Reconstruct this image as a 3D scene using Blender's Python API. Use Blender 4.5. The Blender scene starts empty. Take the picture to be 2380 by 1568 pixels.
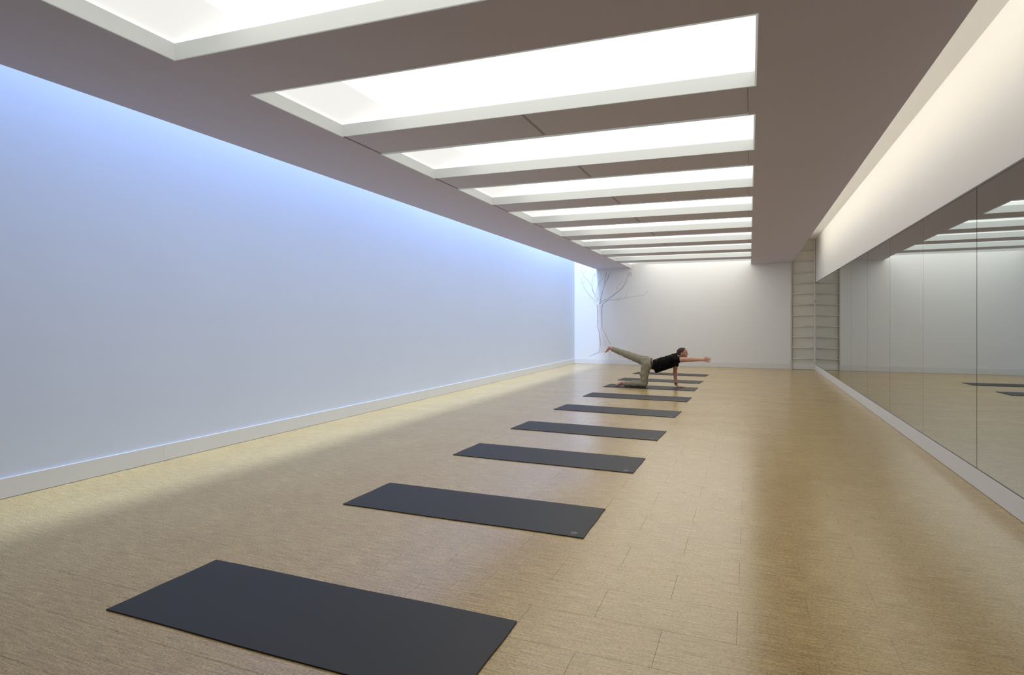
import bpy, bmesh, math, random
import numpy as np
from mathutils import Vector

random.seed(7)
scene = bpy.context.scene
COL = scene.collection

# ---------------------------------------------------------------- camera
FPX, HOR, VPX, CAMH = 1360.0, 748.0, 1742.0, 1.33      # focal length in px, horizon row, vanishing column, eye height
W, H = 2380.0, 1568.0
YAW = math.atan((VPX - W / 2) / FPX)
cd = bpy.data.cameras.new('camera')
cam = bpy.data.objects.new('camera', cd)
COL.objects.link(cam)
cd.sensor_fit = 'HORIZONTAL'
cd.sensor_width = 36.0
cd.lens = FPX / W * 36.0
cd.shift_y = -(H / 2 - HOR) / W
cd.clip_start = 0.05
cam.location = (0, 0, CAMH)
cam.rotation_euler = (math.pi / 2, 0, YAW)
scene.camera = cam

# ---------------------------------------------------------------- world, lights, exposure
wd = bpy.data.worlds.new('world')
scene.world = wd
wd.use_nodes = True
wd.node_tree.nodes['Background'].inputs[0].default_value = (0.6, 0.7, 0.9, 1)
wd.node_tree.nodes['Background'].inputs[1].default_value = 0.05
vs = scene.view_settings
vs.view_transform = 'Standard'
vs.look = 'None'
vs.exposure = 0.86
vs.gamma = 1.0
vs.use_curve_mapping = False

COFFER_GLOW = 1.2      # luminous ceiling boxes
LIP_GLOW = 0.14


def area_light(name, loc, rot, sx, sy, power, color, spread=180):
    d = bpy.data.lights.new(name, 'AREA')
    d.shape = 'RECTANGLE'
    d.size, d.size_y = sx, sy
    d.energy = power
    d.color = color
    d.spread = math.radians(spread)
    o = bpy.data.objects.new(name, d)
    COL.objects.link(o)
    o.location = loc
    o.rotation_euler = rot
    return o


# cool lamps hidden high in the slot along the left wall, warm lamps lying on the soffit along the right wall
for y0, y1, p in ((0.9, 6.9, 180), (7.1, 12.4, 175), (12.6, 18.1, 205)):
    area_light('slot_lamp_cool', (-4.72, (y0 + y1) / 2, 5.50), (0, math.radians(24), 0), 0.40, y1 - y0, p, (0.50, 0.66, 1.0), 150)
area_light('slot_lamp_warm', (0.78, 8.0, 3.42), (0, math.radians(-116), 0), 0.14, 17.4, 42, (1.0, 0.93, 0.80))

# ---------------------------------------------------------------- helpers
def pix(u, v):
    """room direction of a photo pixel"""
    c, s = math.cos(YAW), math.sin(YAW)
    X = (u - W / 2) / FPX
    return X * c - s, X * s + c, -(v - HOR) / FPX


def on_back(u, v, y):
    d = pix(u, v)
    t = y / d[1]
    return d[0] * t, CAMH + d[2] * t


def link_mesh(name, bm, mat, parent=None, smooth=False):
    me = bpy.data.meshes.new(name)
    bmesh.ops.recalc_face_normals(bm, faces=bm.faces)
    bm.to_mesh(me)
    bm.free()
    if smooth:
        for p in me.polygons:
            p.use_smooth = True
    if mat:
        me.materials.append(mat)
    o = bpy.data.objects.new(name, me)
    COL.objects.link(o)
    if parent:
        o.parent = parent
    return o


def box(bm, x0, x1, y0, y1, z0, z1):
    vv = [bm.verts.new((x, y, z)) for z in (z0, z1) for y in (y0, y1) for x in (x0, x1)]
    for f in ((0, 1, 3, 2), (4, 6, 7, 5), (0, 4, 5, 1), (1, 5, 7, 3), (3, 7, 6, 2), (2, 6, 4, 0)):
        bm.faces.new([vv[i] for i in f])
    return vv


def prism(bm, quad, z0, z1):
    """quad of (x, y) extruded between two heights"""
    n = len(quad)
    a = [bm.verts.new((x, y, z0)) for x, y in quad]
    b = [bm.verts.new((x, y, z1)) for x, y in quad]
    bm.faces.new(a[::-1])
    bm.faces.new(b)
    for i in range(n):
        bm.faces.new([a[i], a[(i + 1) % n], b[(i + 1) % n], b[i]])


def tube(bm, p, q, r, n=10):
    p, q = Vector(p), Vector(q)
    d = (q - p).normalized()
    up = Vector((0, 0, 1)) if abs(d.z) < 0.9 else Vector((1, 0, 0))
    e = d.cross(up).normalized()
    f = d.cross(e)
    A, B = [], []
    for i in range(n):
        a = 2 * math.pi * i / n
        o = e * math.cos(a) * r + f * math.sin(a) * r
        A.append(bm.verts.new(p + o))
        B.append(bm.verts.new(q + o))
    for i in range(n):
        bm.faces.new([A[i], A[(i + 1) % n], B[(i + 1) % n], B[i]])
    bm.faces.new(A[::-1])
    bm.faces.new(B)


def boxobj(name, ext, mat, parent=None, bevel=0.0):
    bm = bmesh.new()
    box(bm, *ext)
    if bevel:
        bmesh.ops.bevel(bm, geom=bm.edges[:], offset=bevel, segments=2, affect='EDGES')
    return link_mesh(name, bm, mat, parent)


def structure(o):
    o['kind'] = 'structure'
    return o


def tag(o, label, cat, group=None):
    o['label'] = label
    o['category'] = cat
    if group:
        o['group'] = group
    return o


def empty(name, loc=(0, 0, 0)):
    o = bpy.data.objects.new(name, None)
    COL.objects.link(o)
    o.location = loc
    o.empty_display_size = 0.1
    return o


# ---------------------------------------------------------------- materials
def new_mat(name):
    m = bpy.data.materials.new(name)
    m.use_nodes = True
    return m, m.node_tree.nodes, m.node_tree.links, m.node_tree.nodes['Principled BSDF']


def plain(name, col, rough=0.6, spec=0.5, metal=0.0, noise=0.0, nscale=30.0, bump=0.0):
    m, N, L, b = new_mat(name)
    b.inputs['Base Color'].default_value = (*col, 1)
    b.inputs['Roughness'].default_value = rough
    b.inputs['Specular IOR Level'].default_value = spec
    b.inputs['Metallic'].default_value = metal
    if noise or bump:
        tc = N.new('ShaderNodeNewGeometry')
        nz = N.new('ShaderNodeTexNoise')
        nz.inputs['Scale'].default_value = nscale
        nz.inputs['Detail'].default_value = 5
        L.new(tc.outputs['Position'], nz.inputs['Vector'])
        if noise:
            mx = N.new('ShaderNodeMix')
            mx.data_type = 'RGBA'
            mx.inputs[6].default_value = (*[c * (1 - noise) for c in col], 1)
            mx.inputs[7].default_value = (*[min(1, c * (1 + noise)) for c in col], 1)
            L.new(nz.outputs['Fac'], mx.inputs[0])
            L.new(mx.outputs[2], b.inputs['Base Color'])
        if bump:
            bp = N.new('ShaderNodeBump')
            bp.inputs['Strength'].default_value = bump
            bp.inputs['Distance'].default_value = 0.002
            L.new(nz.outputs['Fac'], bp.inputs['Height'])
            L.new(bp.outputs['Normal'], b.inputs['Normal'])
    return m


def glow(name, col, strength, diffuse=(0.37, 0.375, 0.36)):
    m, N, L, b = new_mat(name)
    b.inputs['Base Color'].default_value = (*diffuse, 1)
    b.inputs['Roughness'].default_value = 0.5
    b.inputs['Emission Color'].default_value = (*col, 1)
    b.inputs['Emission Strength'].default_value = strength
    return m


M_wall = plain('wall_paint', (0.80, 0.80, 0.79), 0.75, 0.2, noise=0.012, nscale=2.0, bump=0.03)
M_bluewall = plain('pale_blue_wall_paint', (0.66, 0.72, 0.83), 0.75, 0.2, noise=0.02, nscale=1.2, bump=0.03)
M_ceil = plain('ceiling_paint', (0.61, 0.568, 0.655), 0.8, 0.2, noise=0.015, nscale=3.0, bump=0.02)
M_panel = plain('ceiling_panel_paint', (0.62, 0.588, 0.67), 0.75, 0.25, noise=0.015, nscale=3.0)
M_base = plain('baseboard_paint', (0.74, 0.74, 0.72), 0.45, 0.4, noise=0.01, nscale=4.0)
M_sub = plain('joint_backing', (0.22, 0.155, 0.09), 0.9, 0.1)  # brown backing that shows in floor joints and ceiling panel gaps
M_lowbounce = plain('low_bounce_dark', (0.22, 0.21, 0.23), 0.8, 0.2, noise=0.02, nscale=2.0)  # for unseen surfaces, tone made dark to cut bounced light
M_diff = glow('acrylic_diffuser', (1.0, 0.98, 0.93), COFFER_GLOW)
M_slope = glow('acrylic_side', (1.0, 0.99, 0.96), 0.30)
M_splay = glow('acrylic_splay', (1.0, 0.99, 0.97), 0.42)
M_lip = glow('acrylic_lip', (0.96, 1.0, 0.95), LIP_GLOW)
M_dark = plain('dark_trim', (0.16, 0.14, 0.14), 0.5, 0.4)
M_ladder = plain('ladder_paint', (0.70, 0.68, 0.62), 0.4, 0.5)
M_niche = plain('niche_panel_paint', (0.70, 0.67, 0.60), 0.7, 0.3, noise=0.05, nscale=8.0)
M_knob = plain('brushed_metal', (0.55, 0.54, 0.52), 0.3, 0.5, metal=1.0)

m, N, L, b = new_mat('mirror_glass')
b.inputs['Base Color'].default_value = (0.55, 0.605, 0.605, 1)
b.inputs['Metallic'].default_value = 1.0
b.inputs['Roughness'].default_value = 0.006
M_mirror = m


def cork_material():
    m, N, L, b = new_mat('cork_floor')
    geo = N.new('ShaderNodeNewGeometry')

    def noise(scale, vec, detail=4, rough=0.55):
        mp = N.new('ShaderNodeMapping')
        mp.inputs['Scale'].default_value = vec
        L.new(geo.outputs['Position'], mp.inputs['Vector'])
        n = N.new('ShaderNodeTexNoise')
        n.inputs['Scale'].default_value = scale
        n.inputs['Detail'].default_value = detail
        n.inputs['Roughness'].default_value = rough
        L.new(mp.outputs['Vector'], n.inputs['Vector'])
        return n.outputs['Fac']

    def ramp(sock, a, c0, z, c1):
        r = N.new('ShaderNodeValToRGB')
        r.color_ramp.elements[0].position = a
        r.color_ramp.elements[0].color = (*c0, 1)
        r.color_ramp.elements[1].position = z
        r.color_ramp.elements[1].color = (*c1, 1)
        L.new(sock, r.inputs['Fac'])
        return r.outputs['Color']

    def mul(a, c, f=1.0):
        x = N.new('ShaderNodeMix')
        x.data_type = 'RGBA'
        x.blend_type = 'MULTIPLY'
        x.inputs[0].default_value = f
        L.new(a, x.inputs[6])
        L.new(c, x.inputs[7])
        return x.outputs[2]

    streak = noise(1.0, (7.0, 95.0, 1.0), 4, 0.6)         # grain running across the room
    base = ramp(streak, 0.28, (0.42, 0.288, 0.105), 0.72, (0.79, 0.600, 0.260))
    fine = noise(1.0, (60.0, 150.0, 1.0), 2, 0.6)        # short dark flecks
    col = mul(base, ramp(fine, 0.28, (0.45, 0.40, 0.36), 0.55, (1, 1, 1)), 0.8)
    sp = noise(1.0, (120.0, 150.0, 1.0), 1, 0.5)
    col = mul(col, ramp(sp, 0.30, (0.50, 0.45, 0.40), 0.50, (1, 1, 1)), 0.7)
    patch = noise(1.0, (1.2, 2.2, 1.0), 3, 0.5)
    col = mul(col, ramp(patch, 0.25, (0.90, 0.87, 0.85), 0.75, (1, 1, 1)), 1.0)
    isl = ramp(geo.outputs['Random Per Island'], 0.0, (0.95, 0.94, 0.93), 1.0, (1, 1, 1))
    col = mul(col, isl, 1.0)
    L.new(col, b.inputs['Base Color'])
    rr = N.new('ShaderNodeMapRange')
    rr.inputs['To Min'].default_value = 0.20
    rr.inputs['To Max'].default_value = 0.27
    L.new(patch, rr.inputs['Value'])
    L.new(rr.outputs['Result'], b.inputs['Roughness'])
    b.inputs['Specular IOR Level'].default_value = 1.0
    return m


M_cork = cork_material()


def mat_rubber():
    m, N, L, b = new_mat('black_mat_rubber')
    tc = N.new('ShaderNodeTexCoord')
    w = N.new('ShaderNodeTexWave')
    w.wave_type = 'BANDS'
    w.bands_direction = 'Y'
    w.inputs['Scale'].default_value = 60
    w.inputs['Distortion'].default_value = 1.2
    L.new(tc.outputs['Object'], w.inputs['Vector'])
    n = N.new('ShaderNodeTexNoise')
    n.inputs['Scale'].default_value = 400
    L.new(tc.outputs['Object'], n.inputs['Vector'])
    r = N.new('ShaderNodeValToRGB')
    r.color_ramp.elements[0].color = (0.013, 0.013, 0.013, 1)
    r.color_ramp.elements[1].color = (0.021, 0.021, 0.021, 1)
    L.new(n.outputs['Fac'], r.inputs['Fac'])
    L.new(r.outputs['Color'], b.inputs['Base Color'])
    b.inputs['Roughness'].default_value = 0.56
    b.inputs['Specular IOR Level'].default_value = 0.5
    bp = N.new('ShaderNodeBump')
    bp.inputs['Strength'].default_value = 0.12
    bp.inputs['Distance'].default_value = 0.001
    L.new(w.outputs['Fac'], bp.inputs['Height'])
    L.new(bp.outputs['Normal'], b.inputs['Normal'])
    return m


M_mat = mat_rubber()
M_emblem = plain('grey_print', (0.45, 0.45, 0.44), 0.6, 0.3)

# ---------------------------------------------------------------- room dimensions
XL, XR = -5.215, 1.70            # side walls
YB, YF = 18.2, -1.3              # end walls
ZC, ZS, ZSH = 3.0, 3.6, 5.62      # soffit, slot ceiling on the right, top of the light shaft on the left
SL, SR = -4.50, 1.10             # soffit edges along the slots
CL, CR = -3.40, 0.045            # coffer ends
NX = 1.065                       # ladder niche starts here
BH = 0.155                       # baseboard height
SKEW = 0.05                      # the coffers run slightly askew


def sk(x, y):
    return y + SKEW * (x - CL)


# walls
structure(boxobj('wall_left', (XL - 0.15, XL, YF, YB + 0.15, 0, ZSH), M_bluewall))
wb = structure(boxobj('wall_back', (XL, NX, YB, YB + 0.15, 0, ZSH), M_wall))
structure(boxobj('wall_right', (XR, XR + 0.15, YF, YB + 0.5, 0, ZS), M_wall))
structure(boxobj('wall_front', (XL - 0.15, XR + 0.15, YF - 0.15, YF, 0, ZSH), M_lowbounce))
niche = structure(empty('wall_niche', (NX, YB, 0)))
bm = bmesh.new(); box(bm, 0.0, XR - NX, 0.035, 0.15, 0.0, ZS)
link_mesh('niche_panel', bm, M_niche, niche)
bm = bmesh.new(); box(bm, 0.0, XR - NX, 0.022, 0.035, 0.012, 0.16)
link_mesh('kick_board', bm, M_base, niche)

# baseboards, each made of boards
def baseboard(name, axis, fixed, thick, cuts, mat=M_base):
    root = structure(empty(name))
    for a, c in zip(cuts[:-1], cuts[1:]):
        a2, c2 = a + 0.0006, c - 0.0006
        bm = bmesh.new()
        if axis == 'y':
            x0, x1 = sorted((fixed, fixed + thick))
            box(bm, x0, x1, a2, c2, 0.003, BH)
        else:
            box(bm, a2, c2, fixed - thick, fixed, 0.003, BH)
        es = [e for e in bm.edges if all(abs(v.co.z - BH) < 1e-6 for v in e.verts)]
        bmesh.ops.bevel(bm, geom=es, offset=0.003, segments=2, affect='EDGES')
        link_mesh('board', bm, mat, root)
    return root


baseboard('baseboard_left', 'y', XL, 0.016, [YF, 1.5, 3.94, 6.38, 8.82, 11.26, 13.7, 16.14, YB])
baseboard('baseboard_back', 'x', YB, 0.016, [XL + 0.016, -2.78, -0.34, NX])
baseboard('baseboard_right', 'y', XR, -0.022, [YF, 1.2, 3.64, 6.08, 8.52, 10.96, 13.4, 15.84, YB])

# ---------------------------------------------------------------- floor: cork tiles laid half-bond
fl = structure(boxobj('floor', (XL, XR, YF, YB + 0.15, -0.10, -0.004), M_sub))
TX, TY, GAP = 0.60, 0.297, 0.0003
tiles = []
r0 = int(math.floor((YF - 3.178) / TY))
r1 = int(math.ceil((YB + 0.15 - 3.178) / TY))
for r in range(r0, r1 + 1):
    y0 = max(3.178 + r * TY, YF)
    y1 = min(3.178 + (r + 1) * TY, YB + 0.15)
    if y1 - y0 < 0.01:
        continue
    off = -1.85 if r % 2 == 0 else -1.55
    k0 = int(math.floor((XL - off) / TX))
    for k in range(k0, k0 + 14):
        x0 = max(off + k * TX, XL)
        x1 = min(off + (k + 1) * TX, XR)
        if x1 - x0 > 0.01:
            tiles.append((x0 + GAP, x1 - GAP, y0 + GAP, y1 - GAP))


def seen(t):
    cx, cy = (t[0] + t[1]) / 2, (t[2] + t[3]) / 2
    c, s = math.cos(YAW), math.sin(YAW)
    X, Y = cx * c + cy * s, -cx * s + cy * c
    if Y < 0.3:
        return None
    u, v = W / 2 + FPX * X / Y, HOR + FPX * CAMH / Y
    if u < -250 or u > W + 250 or v > H + 200:
        return None
    return Y


ranked = sorted([t for t in tiles if seen(t)], key=seen)
near = set(ranked[:300])


def tile_geo(bm, t, dz=0.0):
    x0, x1, y0, y1 = t
    e = 0.0006
    a = [bm.verts.new(p) for p in ((x0, y0, -0.004), (x1, y0, -0.004), (x1, y1, -0.004), (x0, y1, -0.004))]
    c = [bm.verts.new(p) for p in ((x0, y0, -e + dz), (x1, y0, -e + dz), (x1, y1, -e + dz), (x0, y1, -e + dz))]
    d = [bm.verts.new(p) for p in ((x0 + e, y0 + e, dz), (x1 - e, y0 + e, dz), (x1 - e, y1 - e, dz), (x0 + e, y1 - e, dz))]
    for i in range(4):
        j = (i + 1) % 4
        bm.faces.new([a[i], a[j], c[j], c[i]])
        bm.faces.new([c[i], c[j], d[j], d[i]])
    bm.faces.new(d)


far_bm = bmesh.new()
for t in tiles:
    if t in near:
        bm = bmesh.new()
        tile_geo(bm, t, random.uniform(-0.0002, 0.0))
        link_mesh('cork_tile', bm, M_cork, fl)
    else:
        tile_geo(far_bm, t)
o = link_mesh('cork_tiles', far_bm, M_cork, fl)
o['kind'] = 'stuff'

# ---------------------------------------------------------------- ceiling
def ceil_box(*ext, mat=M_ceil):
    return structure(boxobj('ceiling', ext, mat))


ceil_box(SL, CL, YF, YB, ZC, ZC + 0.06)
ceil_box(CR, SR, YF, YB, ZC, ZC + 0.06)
ceil_box(XL, SL + 0.12, YF, YB, ZSH, ZSH + 0.05, mat=M_wall)              # lid of the left light shaft
ceil_box(SL, SL + 0.05, YF, YB, ZC + 0.06, ZSH, mat=M_lowbounce)               # unseen inner side of the left light shaft, darkened to cut bounced light
ceil_box(CR + 0.3, XR, YF, YB + 0.4, ZS, ZS + 0.05, mat=M_wall)           # lid of the right slot
ceil_box(CR + 0.3, CR + 0.35, YF, YB, ZC + 0.06, ZS, mat=M_wall)

PER, OPN = 1.655, 1.045
coffers = []
for k in range(1, 11):
    y0 = 3.262 + PER * (k - 2)
    y1 = y0 + OPN if k < 10 else None
    coffers.append((y0, y1))

# strips of ceiling between the coffers
edges = [YF] + [c for pair in coffers for c in pair if c is not None]
for i in range(0, len(edges) - 1, 2):
    ya, yb = edges[i], edges[i + 1]
    a0 = ya if i == 0 else sk(CL, ya)
    a1 = ya if i == 0 else sk(CR, ya)
    flush = i < 4
    bm = bmesh.new()
    zb = ZC if flush else ZC + 0.022
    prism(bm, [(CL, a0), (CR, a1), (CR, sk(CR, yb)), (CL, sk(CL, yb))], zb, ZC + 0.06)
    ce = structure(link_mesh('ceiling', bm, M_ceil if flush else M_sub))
    if not flush:
        # narrow fixed margins and two drop-in panels
        g = 0.014
        bm = bmesh.new()
        prism(bm, [(CR - 0.055, sk(CR - .055, ya)), (CR, sk(CR, ya)), (CR, sk(CR, yb)), (CR - 0.055, sk(CR - .055, yb))], ZC, ZC + 0.03)
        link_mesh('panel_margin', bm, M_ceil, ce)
        for xa, xb in ((CL + g, -1.70 - 0.011), (-1.70 + 0.011, CR - 0.055 - 0.003)):
            bm = bmesh.new()
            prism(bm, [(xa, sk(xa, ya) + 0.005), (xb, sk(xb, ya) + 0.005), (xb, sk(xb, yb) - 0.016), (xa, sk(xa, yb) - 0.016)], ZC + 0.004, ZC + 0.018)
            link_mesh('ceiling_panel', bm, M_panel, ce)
        bm = bmesh.new()
        prism(bm, [(-1.703, sk(-1.7, ya) + 0.005), (-1.697, sk(-1.7, ya) + 0.005), (-1.697, sk(-1.7, yb) - 0.016), (-1.703, sk(-1.7, yb) - 0.016)], ZC + 0.004, ZC + 0.024)
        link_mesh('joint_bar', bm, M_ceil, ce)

ORD = ['', 'tenth', 'ninth', 'eighth', 'seventh', 'sixth', 'fifth', 'fourth', 'third', 'second']
LIP, TH, WIDE, WIDY, ZT = 0.10, 0.012, 0.11, 0.285, 3.20
CREASE = -2.94
for k, (y0, y1) in enumerate(coffers, 1):
    last = y1 is None
    Y0, Y1 = y0, (YB - SKEW * (CR - CL) - 0.001 if last else y1)
    root = empty('light_coffer', (CL, Y0, ZC))
    if last:
        tag(root, 'glowing ceiling light box that ends against the wall with the tree drawing', 'ceiling light', 'glowing boxes along the ceiling')
    else:
        tag(root, 'glowing white ceiling light box, %s counted from the wall with the tree drawing' % ORD[k], 'ceiling light', 'glowing boxes along the ceiling')

    def part(name, bm, mat):
        for v in bm.verts:
            v.co.x -= CL
            v.co.y -= Y0
            v.co.z -= ZC
        return link_mesh(name, bm, mat, root)

    def yb_(x, y):
        return YB if (last and y == Y1) else sk(x, y)

    z0, z1 = ZC - 0.004, ZC + LIP
    # lip boards
    bm = bmesh.new(); prism(bm, [(CL, sk(CL, Y0)), (CL + TH, sk(CL, Y0)), (CL + TH, yb_(CL, Y1)), (CL, yb_(CL, Y1))], z0, z1)
    part('lip', bm, M_lip)
    bm = bmesh.new(); prism(bm, [(CR - TH, sk(CR, Y0)), (CR, sk(CR, Y0)), (CR, yb_(CR, Y1)), (CR - TH, yb_(CR, Y1))], z0, z1)
    part('lip', bm, M_lip)
    bm = bmesh.new(); prism(bm, [(CL + TH, sk(CL, Y0)), (CR - TH, sk(CR, Y0)), (CR - TH, sk(CR, Y0) + TH), (CL + TH, sk(CL, Y0) + TH)], z0, z1)
    part('lip', bm, M_lip)
    if not last:
        bm = bmesh.new(); prism(bm, [(CL + TH, sk(CL, Y1) - TH), (CR - TH, sk(CR, Y1) - TH), (CR - TH, sk(CR, Y1)), (CL + TH, sk(CL, Y1))], z0, z1)
        part('lip', bm, M_lip)
    # shaft above the lip: side walls, splayed left end and luminous top
    ya, yc = Y0 - WIDY, Y1 if last else Y1 + WIDY
    xa, xc = CL - WIDE, CR + WIDE
    def P(x, y, z):
        yy = YB if (last and y == yc) else sk(x, y)
        return bm.verts.new((x, yy, z))
    bm = bmesh.new()
    for (A, B) in (((CL, Y0), (CR, Y0)), ):
        bm.faces.new([P(xa, ya, z1), P(xc, ya, z1), P(xc, ya, ZT), P(CREASE, ya, ZT)])
        bm.faces.new([P(xa, yc, z1), P(CREASE, yc, ZT), P(xc, yc, ZT), P(xc, yc, z1)])
        bm.faces.new([P(xc, ya, z1), P(xc, yc, z1), P(xc, yc, ZT), P(xc, ya, ZT)])
        # ledge on top of the ceiling around the opening
        bm.faces.new([P(xa, ya, z1), P(xc, ya, z1), P(xc, Y0, z1), P(xa, Y0, z1)])
        bm.faces.new([P(xa, Y0, z1), P(CL, Y0, z1), P(CL, Y1, z1), P(xa, Y1, z1)])
        bm.faces.new([P(CR, Y0, z1), P(xc, Y0, z1), P(xc, Y1, z1), P(CR, Y1, z1)])
        if not last:
            bm.faces.new([P(xa, Y1, z1), P(xc, Y1, z1), P(xc, yc, z1), P(xa, yc, z1)])
    part('shaft', bm, M_slope)
    bm = bmesh.new()
    bm.faces.new([P(xa, ya, z1), P(CREASE, ya, ZT), P(CREASE, yc, ZT), P(xa, yc, z1)])
    part('splay', bm, M_splay)
    bm = bmesh.new()
    bm.faces.new([P(CREASE, ya, ZT), P(xc, ya, ZT), P(xc, yc, ZT), P(CREASE, yc, ZT)])
    part('diffuser', bm, M_diff)

# ---------------------------------------------------------------- mirror wall
MT = 2.405
mr = empty('wall_mirror', (XR, 0, BH))
tag(mr, 'frameless mirror wall of tall panes above the white baseboard', 'mirror')
seams = [YF, 1.08, 2.63, 4.18, 5.742, 7.306, 8.87, 10.43, 11.98, 13.53, 15.08, 16.63, YB]
for a, c in zip(seams[:-1], seams[1:]):
    cy = (a + c) / 2
    hw = (c - a) / 2 - 0.005
    bm = bmesh.new()
    box(bm, -0.0035, 0.0035, -hw, hw, 0.006, MT - BH)
    o = link_mesh('pane', bm, M_mirror, mr)
    o.location = (-0.010, cy, 0)
    o.rotation_euler = (0, 0, math.radians(random.uniform(-0.06, 0.06)))
bm = bmesh.new(); box(bm, -0.018, 0.0, YF, YB, MT - BH, MT - BH + 0.014)
link_mesh('top_channel', bm, M_dark, mr)
bm = bmesh.new(); box(bm, -0.0055, -0.0015, YF, YB, 0.0, MT - BH)
link_mesh('backing', bm, M_dark, mr)
bm = bmesh.new(); box(bm, -0.016, 0.0, YF, YB, 0.0, 0.006)
link_mesh('bottom_channel', bm, M_dark, mr)

# ---------------------------------------------------------------- ladder in the niche
ld = empty('wall_ladder', (NX, YB + 0.002, 0))
tag(ld, 'pale fixed wall ladder with thin rungs in the niche beside the mirror', 'ladder')
for x0 in (0.002, XR - NX - 0.045):
    bm = bmesh.new(); box(bm, x0, x0 + 0.032, -0.02, 0.018, 0.0, 3.58)
    s = link_mesh('stile', bm, M_ladder, ld)
    bm = bmesh.new(); tube(bm, (x0 + 0.016, -0.024, 1.91), (x0 + 0.016, -0.065, 1.91), 0.011)
    link_mesh('knob', bm, M_knob, s)
for k in range(11):
    bm = bmesh.new(); tube(bm, (0.0, 0.0, 0.302 + 0.302 * k), (XR - NX, 0.0, 0.302 + 0.302 * k), 0.012)
    link_mesh('rung', bm, M_ladder, ld, True)

# ---------------------------------------------------------------- yoga mats
MATS = [(-1.851, 2.104, 0.29), (-1.847, 3.791, 0.13), (-1.842, 5.48, -1.2), (-1.846, 7.014, -2.2), (-1.847, 8.729, -3.0),
        (-1.851, 10.44, -2.5), (-1.871, 12.084, -2.2), (-1.88, 13.56, -4.2), (-1.87, 15.33, -4.4)]
MLEN, MWID, MTH = 1.80, 0.605, 0.006


def mat_mesh(seed):
    rnd = random.Random(seed)
    ph = [rnd.uniform(0, 6.28) for _ in range(6)]
    bm = bmesh.new()
    nx, ny = 36, 12
    top, bot = {}, {}
    for i in range(nx + 1):
        for j in range(ny + 1):
            x = -MLEN / 2 + MLEN * i / nx
            y = -MWID / 2 + MWID * j / ny
            ex = abs(2 * i / nx - 1) ** 8
            ey = abs(2 * j / ny - 1) ** 8
            wx = 0.0018 * math.sin(3 * y * 6 + ph[0]) * ex
            wy = 0.0022 * math.sin(5.2 * x + ph[1]) * ey
            dz = 0.0006 * (1 + math.sin(6 * x + ph[2]) * math.cos(9 * y + ph[3]))
            top[i, j] = bm.verts.new((x + wx, y + wy, MTH + dz))
            if i in (0, nx) or j in (0, ny):
                bot[i, j] = bm.verts.new((x + wx, y + wy, 0.0))
    for i in range(nx):
        for j in range(ny):
            bm.faces.new([top[i, j], top[i + 1, j], top[i + 1, j + 1], top[i, j + 1]])
    for i in range(nx):
        for j in (0, ny):
            bm.faces.new([top[i, j], top[i + 1, j], bot[i + 1, j], bot[i, j]])
    for j in range(ny):
        for i in (0, nx):
            bm.faces.new([top[i, j], top[i, j + 1], bot[i, j + 1], bot[i, j]])
    bm.faces.new([bot[0, 0], bot[0, ny], bot[nx, ny], bot[nx, 0]]) if False else None
    return bm


def emblem_mesh():
    bm = bmesh.new()
    n = 28
    z0, z1 = -0.002, 0.0018

    def ring(ro, ri):
        A = []
        for i in range(n):
            a = 2 * math.pi * i / n
            c, s = math.cos(a), math.sin(a)
            A.append([bm.verts.new((c * r, s * r, z)) for r, z in ((ri, z0), (ri, z1), (ro, z1), (ro, z0))])
        for i in range(n):
            p, q = A[i], A[(i + 1) % n]
            for t in range(3):
                bm.faces.new([p[t], p[t + 1], q[t + 1], q[t]])

    ring(0.0205, 0.0175)
    # simple splayed mark inside the ring
    for x0, y0, x1, y1 in ((0, -0.006, 0, 0.013), (0, -0.004, -0.012, -0.012), (0, -0.004, 0.012, -0.012), (-0.002, 0.006, -0.012, 0.002), (0.002, 0.006, 0.012, 0.002)):
        dx, dy = x1 - x0, y1 - y0
        l = math.hypot(dx, dy)
        w = 0.0016
        ox, oy = -dy / l * w, dx / l * w
        prism(bm, [(x0 - ox, y0 - oy), (x1 - ox, y1 - oy), (x1 + ox, y1 + oy), (x0 + ox, y0 + oy)], z0, z1)
    return bm


MLAB = ['black yoga mat on bare floor, farthest of the row from the tree drawing',
        'black yoga mat, eighth in the row counted from the wall with the tree drawing',
        'black yoga mat, seventh in the row counted from the wall with the tree drawing',
        'black yoga mat, sixth in the row counted from the wall with the tree drawing',
        'black yoga mat, fifth in the row counted from the wall with the tree drawing',
        'empty black yoga mat next to the kneeling man, fourth from the tree-drawing wall',
        'black yoga mat under the kneeling man with one arm and leg stretched out',
        'empty black yoga mat behind the kneeling man, second from the tree-drawing wall',
        'black yoga mat closest to the back wall with the tree drawing']
em = None
for i, (mx, my, ang) in enumerate(MATS):
    o = link_mesh('yoga_mat', mat_mesh(i), M_mat)
    o.location = (mx, my, 0.0002)
    o.rotation_euler = (0, 0, math.radians(ang))
    tag(o, MLAB[i], 'yoga mat', 'row of black yoga mats on the floor')
    if em is None:
        e = link_mesh('emblem', emblem_mesh(), M_emblem, o)
        em = e
    else:
        e = em.copy()
        COL.objects.link(e)
        e.parent = o
    e.location = (MLEN / 2 - 0.072, -MWID / 2 + 0.058, MTH + 0.0003)

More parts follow.
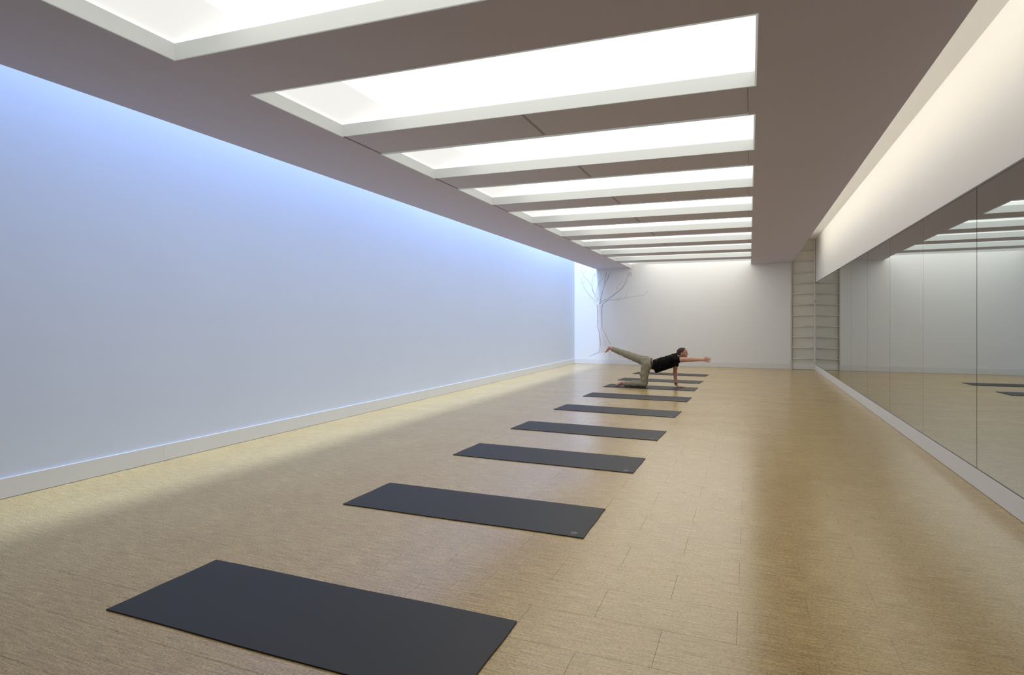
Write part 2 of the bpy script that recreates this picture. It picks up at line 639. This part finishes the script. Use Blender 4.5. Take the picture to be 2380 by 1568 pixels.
# ---------------------------------------------------------------- tree drawn on the back wall
def drawing_mat(name, col, alpha):
    m, N, L, b = new_mat(name)
    b.inputs['Base Color'].default_value = (*col, 1)
    b.inputs['Roughness'].default_value = 0.9
    b.inputs['Specular IOR Level'].default_value = 0.1
    geo = N.new('ShaderNodeNewGeometry')
    n = N.new('ShaderNodeTexNoise')
    n.inputs['Scale'].default_value = 5
    n.inputs['Detail'].default_value = 6
    L.new(geo.outputs['Position'], n.inputs['Vector'])
    mr_ = N.new('ShaderNodeMapRange')
    mr_.inputs['From Min'].default_value = 0.3
    mr_.inputs['From Max'].default_value = 0.7
    mr_.inputs['To Min'].default_value = alpha * 0.8
    mr_.inputs['To Max'].default_value = alpha
    L.new(n.outputs['Fac'], mr_.inputs['Value'])
    L.new(mr_.outputs['Result'], b.inputs['Alpha'])
    return m


M_pencil = drawing_mat('grey_pencil', (0.40, 0.38, 0.39), 0.6)
M_faint = drawing_mat('faint_brown_pencil', (0.44, 0.36, 0.32), 0.5)
M_wash = drawing_mat('pink_wash', (0.84, 0.74, 0.70), 0.3)

td = empty('tree_drawing', (-4.4, YB, 0.2))
tag(td, 'pencil drawing of a bare tree on the white back wall', 'drawing')


def zt(a, c):
    return on_back(1320 + a * 240 / 1344, 580 + c * 280 / 1568, YB)


def smooth_line(pts, n=6):
    P = [np.array(p, float) for p in pts]
    P = [2 * P[0] - P[1]] + P + [2 * P[-1] - P[-2]]
    out = []
    for i in range(1, len(P) - 2):
        for t in np.arange(n) / n:
            a, b_, c, d = P[i - 1:i + 3]
            out.append(0.5 * (2 * b_ + (c - a) * t + (2 * a - 5 * b_ + 4 * c - d) * t * t + (3 * b_ - a - 3 * c + d) * t ** 3))
    out.append(P[-2])
    return out


def stroke(pts, w, mat, name='stroke', taper=0.5, lift=0.0010):
    q = [np.array(zt(*p)) for p in smooth_line(pts)]
    bm = bmesh.new()
    A = []
    n = len(q)
    for i, p in enumerate(q):
        d = q[min(i + 1, n - 1)] - q[max(i - 1, 0)]
        d = d / (np.linalg.norm(d) + 1e-9)
        nn = np.array([-d[1], d[0]])
        ww = w * (1 - taper * i / n) * 0.5
        A.append([bm.verts.new((p[0] + s * nn[0] * ww + 4.4, -lift, p[1] + s * nn[1] * ww - 0.2)) for s in (-1, 1)])
    for i in range(n - 1):
        bm.faces.new([A[i][0], A[i][1], A[i + 1][1], A[i + 1][0]])
    return link_mesh(name, bm, mat, td)


wash = [(375, 720), (388, 800), (385, 900), (382, 990), (400, 1060), (415, 1120), (422, 1200), (415, 1290), (400, 1330), (340, 1362),
        (290, 1388), (420, 1350), (465, 1335), (480, 1290), (495, 1235), (490, 1180), (470, 1110), (452, 1040), (440, 990), (440, 900), (437, 800), (444, 735), (412, 705)]
bm = bmesh.new()
f = bm.faces.new([bm.verts.new((zt(*p)[0] + 4.4, -0.0005, zt(*p)[1] - 0.2)) for p in wash])
bmesh.ops.triangulate(bm, faces=[f])
link_mesh('trunk_wash', bm, M_wash, td)
S = [([(375, 720), (388, 800), (385, 900), (380, 990), (400, 1060), (415, 1120), (422, 1200), (415, 1290), (400, 1330), (340, 1360), (280, 1390)], .020, 1, .5),
     ([(520, 660), (470, 690), (445, 740), (437, 800), (440, 900), (440, 990), (470, 1070), (510, 1150), (560, 1240)], .018, 1, .3),
     ([(385, 690), (330, 640), (280, 590), (240, 540), (205, 480), (180, 420), (185, 360)], .014, 1, .5),
     ([(375, 725), (345, 680), (300, 635), (270, 595), (262, 545)], .010, 0, .5),
     ([(400, 655), (370, 600), (330, 540), (315, 470), (318, 400), (330, 350), (350, 320)], .014, 1, .5),
     ([(388, 672), (350, 600), (322, 530), (310, 470), (260, 400), (210, 350), (180, 290), (182, 240), (205, 190)], .013, 1, .3),
     ([(332, 345), (340, 318), (362, 312), (378, 332), (372, 354), (350, 352), (346, 332), (362, 326)], .009, 1, .2),
     ([(225, 255), (205, 285), (212, 310), (232, 300), (228, 265)], .008, 0, .2),
     ([(190, 395), (195, 430), (212, 440), (205, 415)], .008, 0, .2),
     ([(412, 705), (430, 630), (450, 550), (475, 470), (490, 420), (520, 380), (532, 340), (550, 298)], .017, 1, .3),
     ([(478, 450), (483, 390), (492, 340), (502, 296)], .020, 1, .1),
     ([(505, 400), (518, 360), (528, 330)], .012, 1, .1),
     ([(375, 590), (380, 500), (400, 440), (425, 405), (458, 366)], .013, 1, .4),
     ([(412, 710), (450, 665), (520, 640), (580, 600), (640, 550), (700, 500), (740, 440), (770, 370), (790, 310)], .018, 1, .4),
     ([(525, 650), (600, 590), (690, 520), (750, 450), (795, 395)], .011, 0, .3),
     ([(635, 525), (640, 480), (690, 430), (712, 380)], .008, 0, .3),
     ([(785, 345), (780, 310), (800, 292), (828, 310), (826, 336), (800, 330), (805, 308), (822, 318)], .011, 1, .2),
     ([(445, 730), (480, 680), (530, 657), (620, 655), (720, 635), (830, 615), (930, 600), (1000, 585), (1042, 535)], .013, 1, .6),
     ([(740, 625), (764, 600), (769, 556)], .009, 0, .3),
     ([(620, 648), (670, 632), (702, 604)], .008, 0, .3),
     ([(500, 1190), (497, 1240), (480, 1290), (465, 1340), (490, 1400)], .010, 0, .4),
     ([(515, 1310), (540, 1335), (545, 1365), (528, 1402)], .011, 0, .4),
     ([(610, 1330), (650, 1370), (700, 1402), (775, 1412)], .009, 0, .3),
     ([(430, 1140), (445, 1200), (438, 1290), (425, 1330)], .008, 0, .4),
     ([(465, 1110), (472, 1180), (462, 1260)], .008, 0, .4),
     ([(388, 920), (398, 935), (390, 955)], .010, 1, .2),
     ([(425, 1010), (432, 1080), (440, 1130)], .008, 0, .4)]
for pts, w, dark, tp in S:
    stroke(pts, w, M_pencil if dark else M_faint, taper=tp, lift=0.0010 + 0.0002 * dark)

# ---------------------------------------------------------------- kneeling man on the seventh mat
class Field:
    """signed-distance grid with smooth union, meshed with surface nets"""

    def __init__(self, lo, hi, res):
        self.lo = np.array(lo, float)
        self.res = res
        self.n = np.ceil((np.array(hi) - self.lo) / res).astype(int) + 1
        self.f = np.full(self.n, 0.2, np.float32)

    def _sub(self, mn, mx):
        a = np.clip(np.floor((mn - self.lo) / self.res).astype(int), 0, self.n)
        b_ = np.clip(np.ceil((mx - self.lo) / self.res).astype(int) + 1, 0, self.n)
        sl = tuple(slice(i, j) for i, j in zip(a, b_))
        ax = [(self.lo[k] + np.arange(a[k], b_[k]) * self.res).astype(np.float32) for k in range(3)]
        return sl, np.meshgrid(*ax, indexing='ij')

    def _merge(self, sl, d, k):
        o = self.f[sl]
        hh = np.clip(0.5 + 0.5 * (o - d) / k, 0, 1)
        self.f[sl] = o * (1 - hh) + d * hh - k * hh * (1 - hh)

    def cone(self, a, b_, ra, rb, k=0.02, sy=1.0):
        """tapered capsule; sy > 1 widens it across the body"""
        a, b_ = np.array(a, float), np.array(b_, float)
        pad = max(ra, rb) * max(1.0, sy) + 2.5 * k + 0.01
        sl, (X, Y, Z) = self._sub(np.minimum(a, b_) - pad, np.maximum(a, b_) + pad)
        ab = b_ - a
        ab2 = ab.copy(); ab2[1] /= sy
        px, py, pz = X - a[0], (Y - a[1]) / sy, Z - a[2]
        t = np.clip((px * ab2[0] + py * ab2[1] + pz * ab2[2]) / max(ab2 @ ab2, 1e-9), 0, 1)
        d = np.sqrt((px - t * ab2[0]) ** 2 + (py - t * ab2[1]) ** 2 + (pz - t * ab2[2]) ** 2) - (ra + t * (rb - ra))
        self._merge(sl, d.astype(np.float32), k)

    def ball(self, c, r, k=0.015, tilt=0.0):
        """ellipsoid, tilted about the y axis"""
        c, r = np.array(c, float), np.array(r, float)
        pad = r.max() + 2.5 * k + 0.01
        sl, (X, Y, Z) = self._sub(c - pad, c + pad)
        x, y, z = X - c[0], Y - c[1], Z - c[2]
        ct, st = math.cos(tilt), math.sin(tilt)
        x, z = x * ct + z * st, -x * st + z * ct
        k0 = np.sqrt((x / r[0]) ** 2 + (y / r[1]) ** 2 + (z / r[2]) ** 2)
        k1 = np.sqrt((x / r[0] ** 2) ** 2 + (y / r[1] ** 2) ** 2 + (z / r[2] ** 2) ** 2)
        d = k0 * (k0 - 1) / np.maximum(k1, 1e-6)
        self._merge(sl, d.astype(np.float32), k)

    def grid(self):
        return np.meshgrid(*[(self.lo[k] + np.arange(self.n[k]) * self.res).astype(np.float32) for k in range(3)], indexing='ij')

    def cut(self, n, p):
        """keep the side where n.(x-p) < 0"""
        X, Y, Z = self.grid()
        n = np.array(n, float); n /= np.linalg.norm(n)
        d = (X - p[0]) * n[0] + (Y - p[1]) * n[1] + (Z - p[2]) * n[2]
        self.f = np.maximum(self.f, d.astype(np.float32))

    def folds(self, fn):
        X, Y, Z = self.grid()
        self.f += fn(X, Y, Z).astype(np.float32)

    def mesh(self, name, mat, parent, base):
        f = self.f
        f[0] = f[-1] = 0.1; f[:, 0] = f[:, -1] = 0.1; f[:, :, 0] = f[:, :, -1] = 0.1
        ins = f < 0
        nc = self.n - 1
        cnt = np.zeros(nc, np.int8)
        for i in (0, 1):
            for j in (0, 1):
                for k in (0, 1):
                    cnt += ins[i:i + nc[0], j:j + nc[1], k:k + nc[2]]
        cells = np.argwhere((cnt > 0) & (cnt < 8))
        idx = np.full(nc, -1, np.int64)
        idx[tuple(cells.T)] = np.arange(len(cells))
        acc = np.zeros((len(cells), 3)); w = np.zeros(len(cells))
        C = [(i, j, k) for i in (0, 1) for j in (0, 1) for k in (0, 1)]
        for a in C:
            for ax in range(3):
                if a[ax]:
                    continue
                b_ = list(a); b_[ax] = 1
                fa = f[tuple((cells + a).T)]; fb = f[tuple((cells + b_).T)]
                mk = (fa < 0) != (fb < 0)
                t = np.where(mk, fa / np.where(mk, fa - fb, 1), 0)
                p = np.tile(np.array(a, float), (len(cells), 1)); p[:, ax] += t
                acc[mk] += p[mk]; w[mk] += 1
        V = (cells + acc / w[:, None]) * self.res + self.lo - np.array(base)
        Q = []
        for ax in range(3):
            s0 = [slice(None)] * 3; s1 = [slice(None)] * 3
            s0[ax] = slice(0, -1); s1[ax] = slice(1, None)
            ch = np.argwhere(ins[tuple(s0)] != ins[tuple(s1)])
            u, v = [(1, 2), (2, 0), (0, 1)][ax]
            ch = ch[(ch[:, u] > 0) & (ch[:, v] > 0)]
            eu = np.eye(3, dtype=int)[u]; ev = np.eye(3, dtype=int)[v]
            q = np.stack([idx[tuple((ch - eu - ev).T)], idx[tuple((ch - ev).T)], idx[tuple(ch.T)], idx[tuple((ch - eu).T)]], 1)
            flip = ~ins[tuple(ch.T)]
            q[flip] = q[flip][:, ::-1]
            Q.append(q)
        Q = np.concatenate(Q)
        Q = Q[(Q >= 0).all(1)]
        me = bpy.data.meshes.new(name)
        me.from_pydata(V.tolist(), [], Q.tolist())
        me.polygons.foreach_set('use_smooth', np.ones(len(Q), bool))
        me.materials.append(mat)
        o = bpy.data.objects.new(name, me)
        COL.objects.link(o)
        o.parent = parent
        return o


def skin_material():
    m, N, L, b = new_mat('skin')
    geo = N.new('ShaderNodeNewGeometry')
    n = N.new('ShaderNodeTexNoise')
    n.inputs['Scale'].default_value = 18
    L.new(geo.outputs['Position'], n.inputs['Vector'])
    mx = N.new('ShaderNodeMix'); mx.data_type = 'RGBA'
    mx.inputs[6].default_value = (0.46, 0.225, 0.155, 1)
    mx.inputs[7].default_value = (0.60, 0.335, 0.235, 1)
    L.new(n.outputs['Fac'], mx.inputs[0])
    L.new(mx.outputs[2], b.inputs['Base Color'])
    b.inputs['Roughness'].default_value = 0.5
    b.inputs['Subsurface Weight'].default_value = 0.08
    b.inputs['Subsurface Radius'].default_value = (0.01, 0.004, 0.002)
    return m


M_skin = skin_material()
M_khaki = plain('khaki_cotton', (0.300, 0.272, 0.200), 0.85, 0.2, noise=0.12, nscale=25, bump=0.2)
M_black = plain('black_cotton', (0.005, 0.005, 0.005), 0.85, 0.12, noise=0.1, nscale=30, bump=0.2)
M_hair = plain('dark_brown_hair', (0.050, 0.030, 0.019), 0.7, 0.3, noise=0.35, nscale=120, bump=0.6)
M_belt = plain('black_leather', (0.012, 0.011, 0.011), 0.4, 0.5)
M_eye = plain('eye_dark', (0.03, 0.025, 0.022), 0.2, 0.5)
M_lipc = plain('lip_skin', (0.42, 0.17, 0.13), 0.45, 0.4)

MZ = 0.0076                                   # top of the mat
YM = 12.09                                    # midline of the body
PB = (-1.95, YM, MZ)
pe = empty('person', PB)
tag(pe, 'man in black short-sleeved shirt and khaki trousers kneeling on one knee and one hand', 'person')


def T(x, y, z):
    return (x, YM + y, z)


# joints (x along the mat, y across it, z up)
Rhip, Rknee, Rank = T(-1.935, -0.095, 0.475), T(-1.978, -0.10, 0.078), T(-2.375, -0.10, 0.060)
Lhip, Lknee, Lank = T(-1.975, 0.095, 0.515), T(-2.36, 0.12, 0.650), T(-2.715, 0.14, 0.775)
Rsh, Relb, Rwr = T(-1.315, -0.175, 0.585), T(-1.040, -0.250, 0.600), T(-0.833, -0.325, 0.606)
Lsh, Lelb, Lwr = T(-1.385, 0.165, 0.560), T(-1.402, 0.175, 0.290), T(-1.380, 0.155, 0.062)
pel, che = T(-1.905, 0, 0.490), T(-1.43, 0, 0.570)


def add_body(F):
    # trunk
    F.cone(pel, T(-1.70, 0, 0.495), 0.095, 0.085, 0.03, 1.35)
    F.cone(T(-1.70, 0, 0.495), che, 0.088, 0.105, 0.03, 1.40)
    F.cone(T(-1.40, -0.10, 0.58), T(-1.40, 0.10, 0.575), 0.07, 0.07, 0.03)
    # arms
    F.cone(Rsh, Relb, 0.052, 0.041, 0.03); F.cone(Relb, Rwr, 0.041, 0.026, 0.015)
    F.cone(Lsh, Lelb, 0.050, 0.040, 0.03); F.cone(Lelb, Lwr, 0.042, 0.027, 0.015)
    # legs
    F.cone(Rhip, Rknee, 0.080, 0.052, 0.03); F.cone(Rknee, Rank, 0.050, 0.033, 0.02)
    F.cone(Lhip, Lknee, 0.080, 0.050, 0.03); F.cone(Lknee, Lank, 0.048, 0.033, 0.02)
    # neck and head
    F.cone(T(-1.385, 0, 0.610), T(-1.265, 0, 0.675), 0.062, 0.052, 0.025)
    F.ball(T(-1.245, 0, 0.732), (0.100, 0.076, 0.082), 0.015, 0.1)          # skull
    F.cone(T(-1.215, 0, 0.700), T(-1.185, 0, 0.648), 0.060, 0.036, 0.02)     # face and jaw
    F.ball(T(-1.170, 0, 0.633), (0.022, 0.024, 0.018), 0.012)                # chin
    F.cone(T(-1.158, 0, 0.712), T(-1.136, 0, 0.682), 0.009, 0.012, 0.008)    # nose
    F.cone(T(-1.160, -0.032, 0.735), T(-1.160, 0.032, 0.735), 0.011, 0.011, 0.012)  # brow
    F.ball(T(-1.152, 0, 0.652), (0.011, 0.020, 0.009), 0.008)                # lips
    for s in (-1, 1):
        F.ball(T(-1.250, s * 0.078, 0.694), (0.018, 0.010, 0.030), 0.006, -0.25)   # ears
        F.ball(T(-1.172, s * 0.040, 0.690), (0.020, 0.020, 0.020), 0.012)          # cheekbones
    # supporting left hand flat on the mat, fingers forward
    zf = MZ + 0.009
    F.cone(Lwr, T(-1.352, 0.150, 0.036), 0.025, 0.021, 0.012)
    F.cone(T(-1.350, 0.128, 0.025), T(-1.292, 0.112, 0.021), 0.016, 0.012, 0.012)
    F.cone(T(-1.350, 0.150, 0.026), T(-1.285, 0.145, 0.023), 0.018, 0.013, 0.012)
    F.cone(T(-1.352, 0.170, 0.024), T(-1.295, 0.178, 0.020), 0.015, 0.011, 0.012)
    for y0, y1, l in ((0.108, 0.088, 0.070), (0.134, 0.128, 0.080), (0.158, 0.166, 0.074), (0.180, 0.203, 0.056)):
        F.cone(T(-1.290, y0, 0.023), T(-1.290 + l * 0.5, (y0 + y1) / 2, 0.022), 0.0098, 0.0090, 0.004)
        F.cone(T(-1.290 + l * 0.5, (y0 + y1) / 2, 0.022), T(-1.290 + l, y1, zf), 0.0090, 0.0078, 0.003)
    F.cone(T(-1.352, 0.120, 0.026), T(-1.325, 0.088, 0.020), 0.014, 0.011, 0.008)
    F.cone(T(-1.325, 0.088, 0.020), T(-1.295, 0.068, zf), 0.0105, 0.0085, 0.003)
    # stretched right hand, palm facing in, thumb up
    F.cone(Rwr, T(-0.810, -0.335, 0.606), 0.025, 0.022, 0.01)
    for dz in (-0.024, 0.0, 0.022):
        F.cone(T(-0.812, -0.335, 0.606 + dz * 0.6), T(-0.755, -0.348, 0.606 + dz), 0.016, 0.012, 0.01)
    for dz, l, up in ((0.030, 0.066, 0.010), (0.010, 0.076, 0.004), (-0.010, 0.070, -0.004), (-0.029, 0.054, -0.010)):
        F.cone(T(-0.755, -0.348, 0.606 + dz), T(-0.755 + l * 0.5, -0.358, 0.606 + dz + up * 0.5), 0.0096, 0.0088, 0.003)
        F.cone(T(-0.755 + l * 0.5, -0.358, 0.606 + dz + up * 0.5), T(-0.755 + l, -0.363, 0.604 + dz + up), 0.0088, 0.0076, 0.003)
    F.cone(T(-0.810, -0.332, 0.620), T(-0.785, -0.332, 0.650), 0.013, 0.011, 0.008)
    F.cone(T(-0.785, -0.332, 0.650), T(-0.755, -0.335, 0.664), 0.0105, 0.0085, 0.003)
    # right foot lying on its back on the mat
    F.cone(Rank, T(-2.415, -0.10, 0.083), 0.034, 0.030, 0.015)
    F.cone(T(-2.415, -0.10, 0.088), T(-2.515, -0.10, 0.040), 0.030, 0.022, 0.015, 1.25)
    for j in range(5):
        yy = -0.130 + 0.0155 * j
        F.cone(T(-2.515, yy, 0.034), T(-2.555 + 0.004 * j, yy - 0.002, MZ + 0.0115), 0.012, 0.010 - 0.0005 * j, 0.004)
    # raised left foot, toes drooping
    F.cone(Lank, T(-2.742, 0.14, 0.782), 0.034, 0.030, 0.015)
    F.cone(T(-2.738, 0.14, 0.790), T(-2.745, 0.14, 0.800), 0.026, 0.020, 0.015)
    F.cone(T(-2.745, 0.14, 0.778), T(-2.800, 0.14, 0.722), 0.030, 0.023, 0.015, 1.25)
    for j in range(5):
        yy = 0.110 + 0.0155 * j
        F.cone(T(-2.800, yy, 0.718), T(-2.832 + 0.003 * j, yy, 0.692), 0.012, 0.010, 0.004)


F = Field((-2.90, YM - 0.40, -0.01), (-0.62, YM + 0.27, 0.86), 0.0052)
add_body(F)
F.cut((0, 0, -1), (0, 0, MZ))
F.mesh('body', M_skin, pe, PB)

# trousers
F = Field((-2.76, YM - 0.27, 0.0), (-1.74, YM + 0.28, 0.86), 0.0065)
F.cone(pel, T(-1.80, 0, 0.475), 0.115, 0.108, 0.03, 1.32)
F.ball(T(-1.955, -0.085, 0.535), (0.100, 0.085, 0.095), 0.03)
F.ball(T(-1.965, 0.085, 0.545), (0.100, 0.085, 0.090), 0.03)
F.cone(T(-1.93, -0.095, 0.47), T(-1.975, -0.10, 0.27), 0.102, 0.084, 0.03)
F.cone(T(-1.975, -0.10, 0.27), T(-1.985, -0.10, 0.085), 0.084, 0.074, 0.02)
F.cone(T(-1.985, -0.10, 0.078), T(-2.16, -0.10, 0.075), 0.073, 0.066, 0.025)
F.cone(T(-2.16, -0.10, 0.075), T(-2.38, -0.10, 0.062), 0.066, 0.050, 0.02)
F.cone(T(-1.985, 0.095, 0.520), Lknee, 0.100, 0.071, 0.03)
F.cone(Lknee, Lank, 0.071, 0.047, 0.02)
F.folds(lambda X, Y, Z: 0.0035 * np.sin(70 * X + 26 * Z + 12 * np.sin(9 * Y)) * np.clip((-2.18 - X) * 7, 0, 1)
        + 0.003 * np.sin(55 * Z + 30 * Y + 18 * X) * np.clip(1 - np.abs(X + 1.98) * 5, 0, 1) + 0.0022 * np.sin(38 * X - 45 * Z + 20 * Y))
F.cut((-1, 0, 0.05), (-2.378, YM, 0.06)) if False else None
X, Y, Z = F.grid()
low = Z < 0.30
F.f = np.where(low, np.maximum(F.f, -2.372 - X), F.f)                      # right cuff
dl = -((X + 2.688) * 0.943 - (Z - 0.766) * 0.332)
F.f = np.where(low, F.f, np.maximum(F.f, dl)).astype(np.float32)           # left cuff
del X, Y, Z, low, dl
F.cut((0, 0, -1), (0, 0, MZ))
WN, WP = (0.985, 0, 0.175), (-1.815, YM, 0.465)
F.cut(WN, WP)                                                              # waist
tr = F.mesh('trousers', M_khaki, pe, PB)
tr['label'] = 'khaki cotton trousers'

# belt
F = Field((-1.95, YM - 0.22, 0.28), (-1.74, YM + 0.22, 0.68), 0.005)
F.cone(pel, T(-1.80, 0, 0.475), 0.121, 0.114, 0.03, 1.32)
F.cut(WN, (WP[0] + 0.010, WP[1], WP[2]))
F.cut((-WN[0], 0, -WN[2]), (WP[0] - 0.024, WP[1], WP[2]))
be = F.mesh('belt', M_belt, pe, PB)
be['label'] = 'black leather belt'

# shirt
F = Field((-1.86, YM - 0.32, 0.24), (-1.20, YM + 0.31, 0.76), 0.006)
F.cone(T(-1.84, 0, 0.448), T(-1.62, 0, 0.500), 0.118, 0.108, 0.03, 1.32)
F.cone(T(-1.62, 0, 0.505), T(-1.425, 0, 0.560), 0.112, 0.122, 0.03, 1.38)
F.cone(T(-1.41, -0.11, 0.585), T(-1.41, 0.11, 0.578), 0.088, 0.086, 0.03)
F.cone(T(-1.47, 0, 0.470), T(-1.77, 0, 0.375), 0.062, 0.080, 0.04, 1.6)    # loose front hanging down
F.cone(T(-1.335, -0.17, 0.585), T(-1.285, -0.185, 0.588), 0.066, 0.062, 0.025)   # right sleeve
F.cone(T(-1.385, 0.16, 0.555), T(-1.390, 0.172, 0.470), 0.064, 0.060, 0.025)     # left sleeve
F.cone(T(-1.40, 0, 0.622), T(-1.345, 0, 0.650), 0.072, 0.064, 0.02)              # collar
F.folds(lambda X, Y, Z: 0.0032 * np.sin(62 * X + 20 * np.sin(8 * Y) - 18 * Z) + 0.0025 * np.sin(95 * X + 33 * Z + 15 * Y) * np.clip((Z - 0.52) * 9, 0, 1))
F.cut((-0.98, 0, -0.196), (-1.800, YM, 0.50))                                # hem
F.cut((0.86, 0, 0.10), (-1.268, YM, 0.60))                                   # sleeve opening and neck side
F.f = np.maximum(F.f, (lambda X, Y, Z: np.where(np.abs(Y - YM) < 0.085, (X + 1.325) * 0.85 + (Z - 0.66) * 0.5, -1.0))(*F.grid())).astype(np.float32)
sh = F.mesh('shirt', M_black, pe, PB)
sh['label'] = 'loose black short-sleeved shirt'

# hair
F = Field((-1.37, YM - 0.11, 0.62), (-1.12, YM + 0.11, 0.85), 0.004)
F.ball(T(-1.247, 0, 0.734), (0.104, 0.080, 0.086), 0.015, 0.1)
F.cone(T(-1.30, 0, 0.69), T(-1.325, 0, 0.672), 0.05, 0.035, 0.02, 1.2)
F.folds(lambda X, Y, Z: 0.0018 * np.sin(260 * X + 90 * Z) * np.sin(240 * Y))
F.cut((0.86, 0, -0.5), (-1.198, YM, 0.778))
F.cut((0, 0, -1), (-1.3, YM, 0.662))
ha = F.mesh('hair', M_hair, pe, PB)
ha['label'] = 'short dark brown hair'

# eyes, brows, wristband
for s in (-1, 1):
    bm = bmesh.new()
    bmesh.ops.create_uvsphere(bm, u_segments=10, v_segments=8, radius=0.0085)
    for v in bm.verts:
        v.co += Vector(T(-1.1585, s * 0.031, 0.714)) - Vector(PB)
    link_mesh('eye', bm, M_eye, pe, True)
    bm = bmesh.new()
    tube(bm, Vector(T(-1.1475, s * 0.014, 0.734)) - Vector(PB), Vector(T(-1.158, s * 0.045, 0.736)) - Vector(PB), 0.0038, 6)
    link_mesh('eyebrow', bm, M_hair, pe, True)
bm = bmesh.new()
a, c = Vector(T(-1.3855, 0.158, 0.090)), Vector(T(-1.3825, 0.156, 0.070))
tube(bm, a - Vector(PB), c - Vector(PB), 0.033, 20)
wb_ = link_mesh('wristband', bm, M_belt, pe, True)
wb_['label'] = 'black wristband'
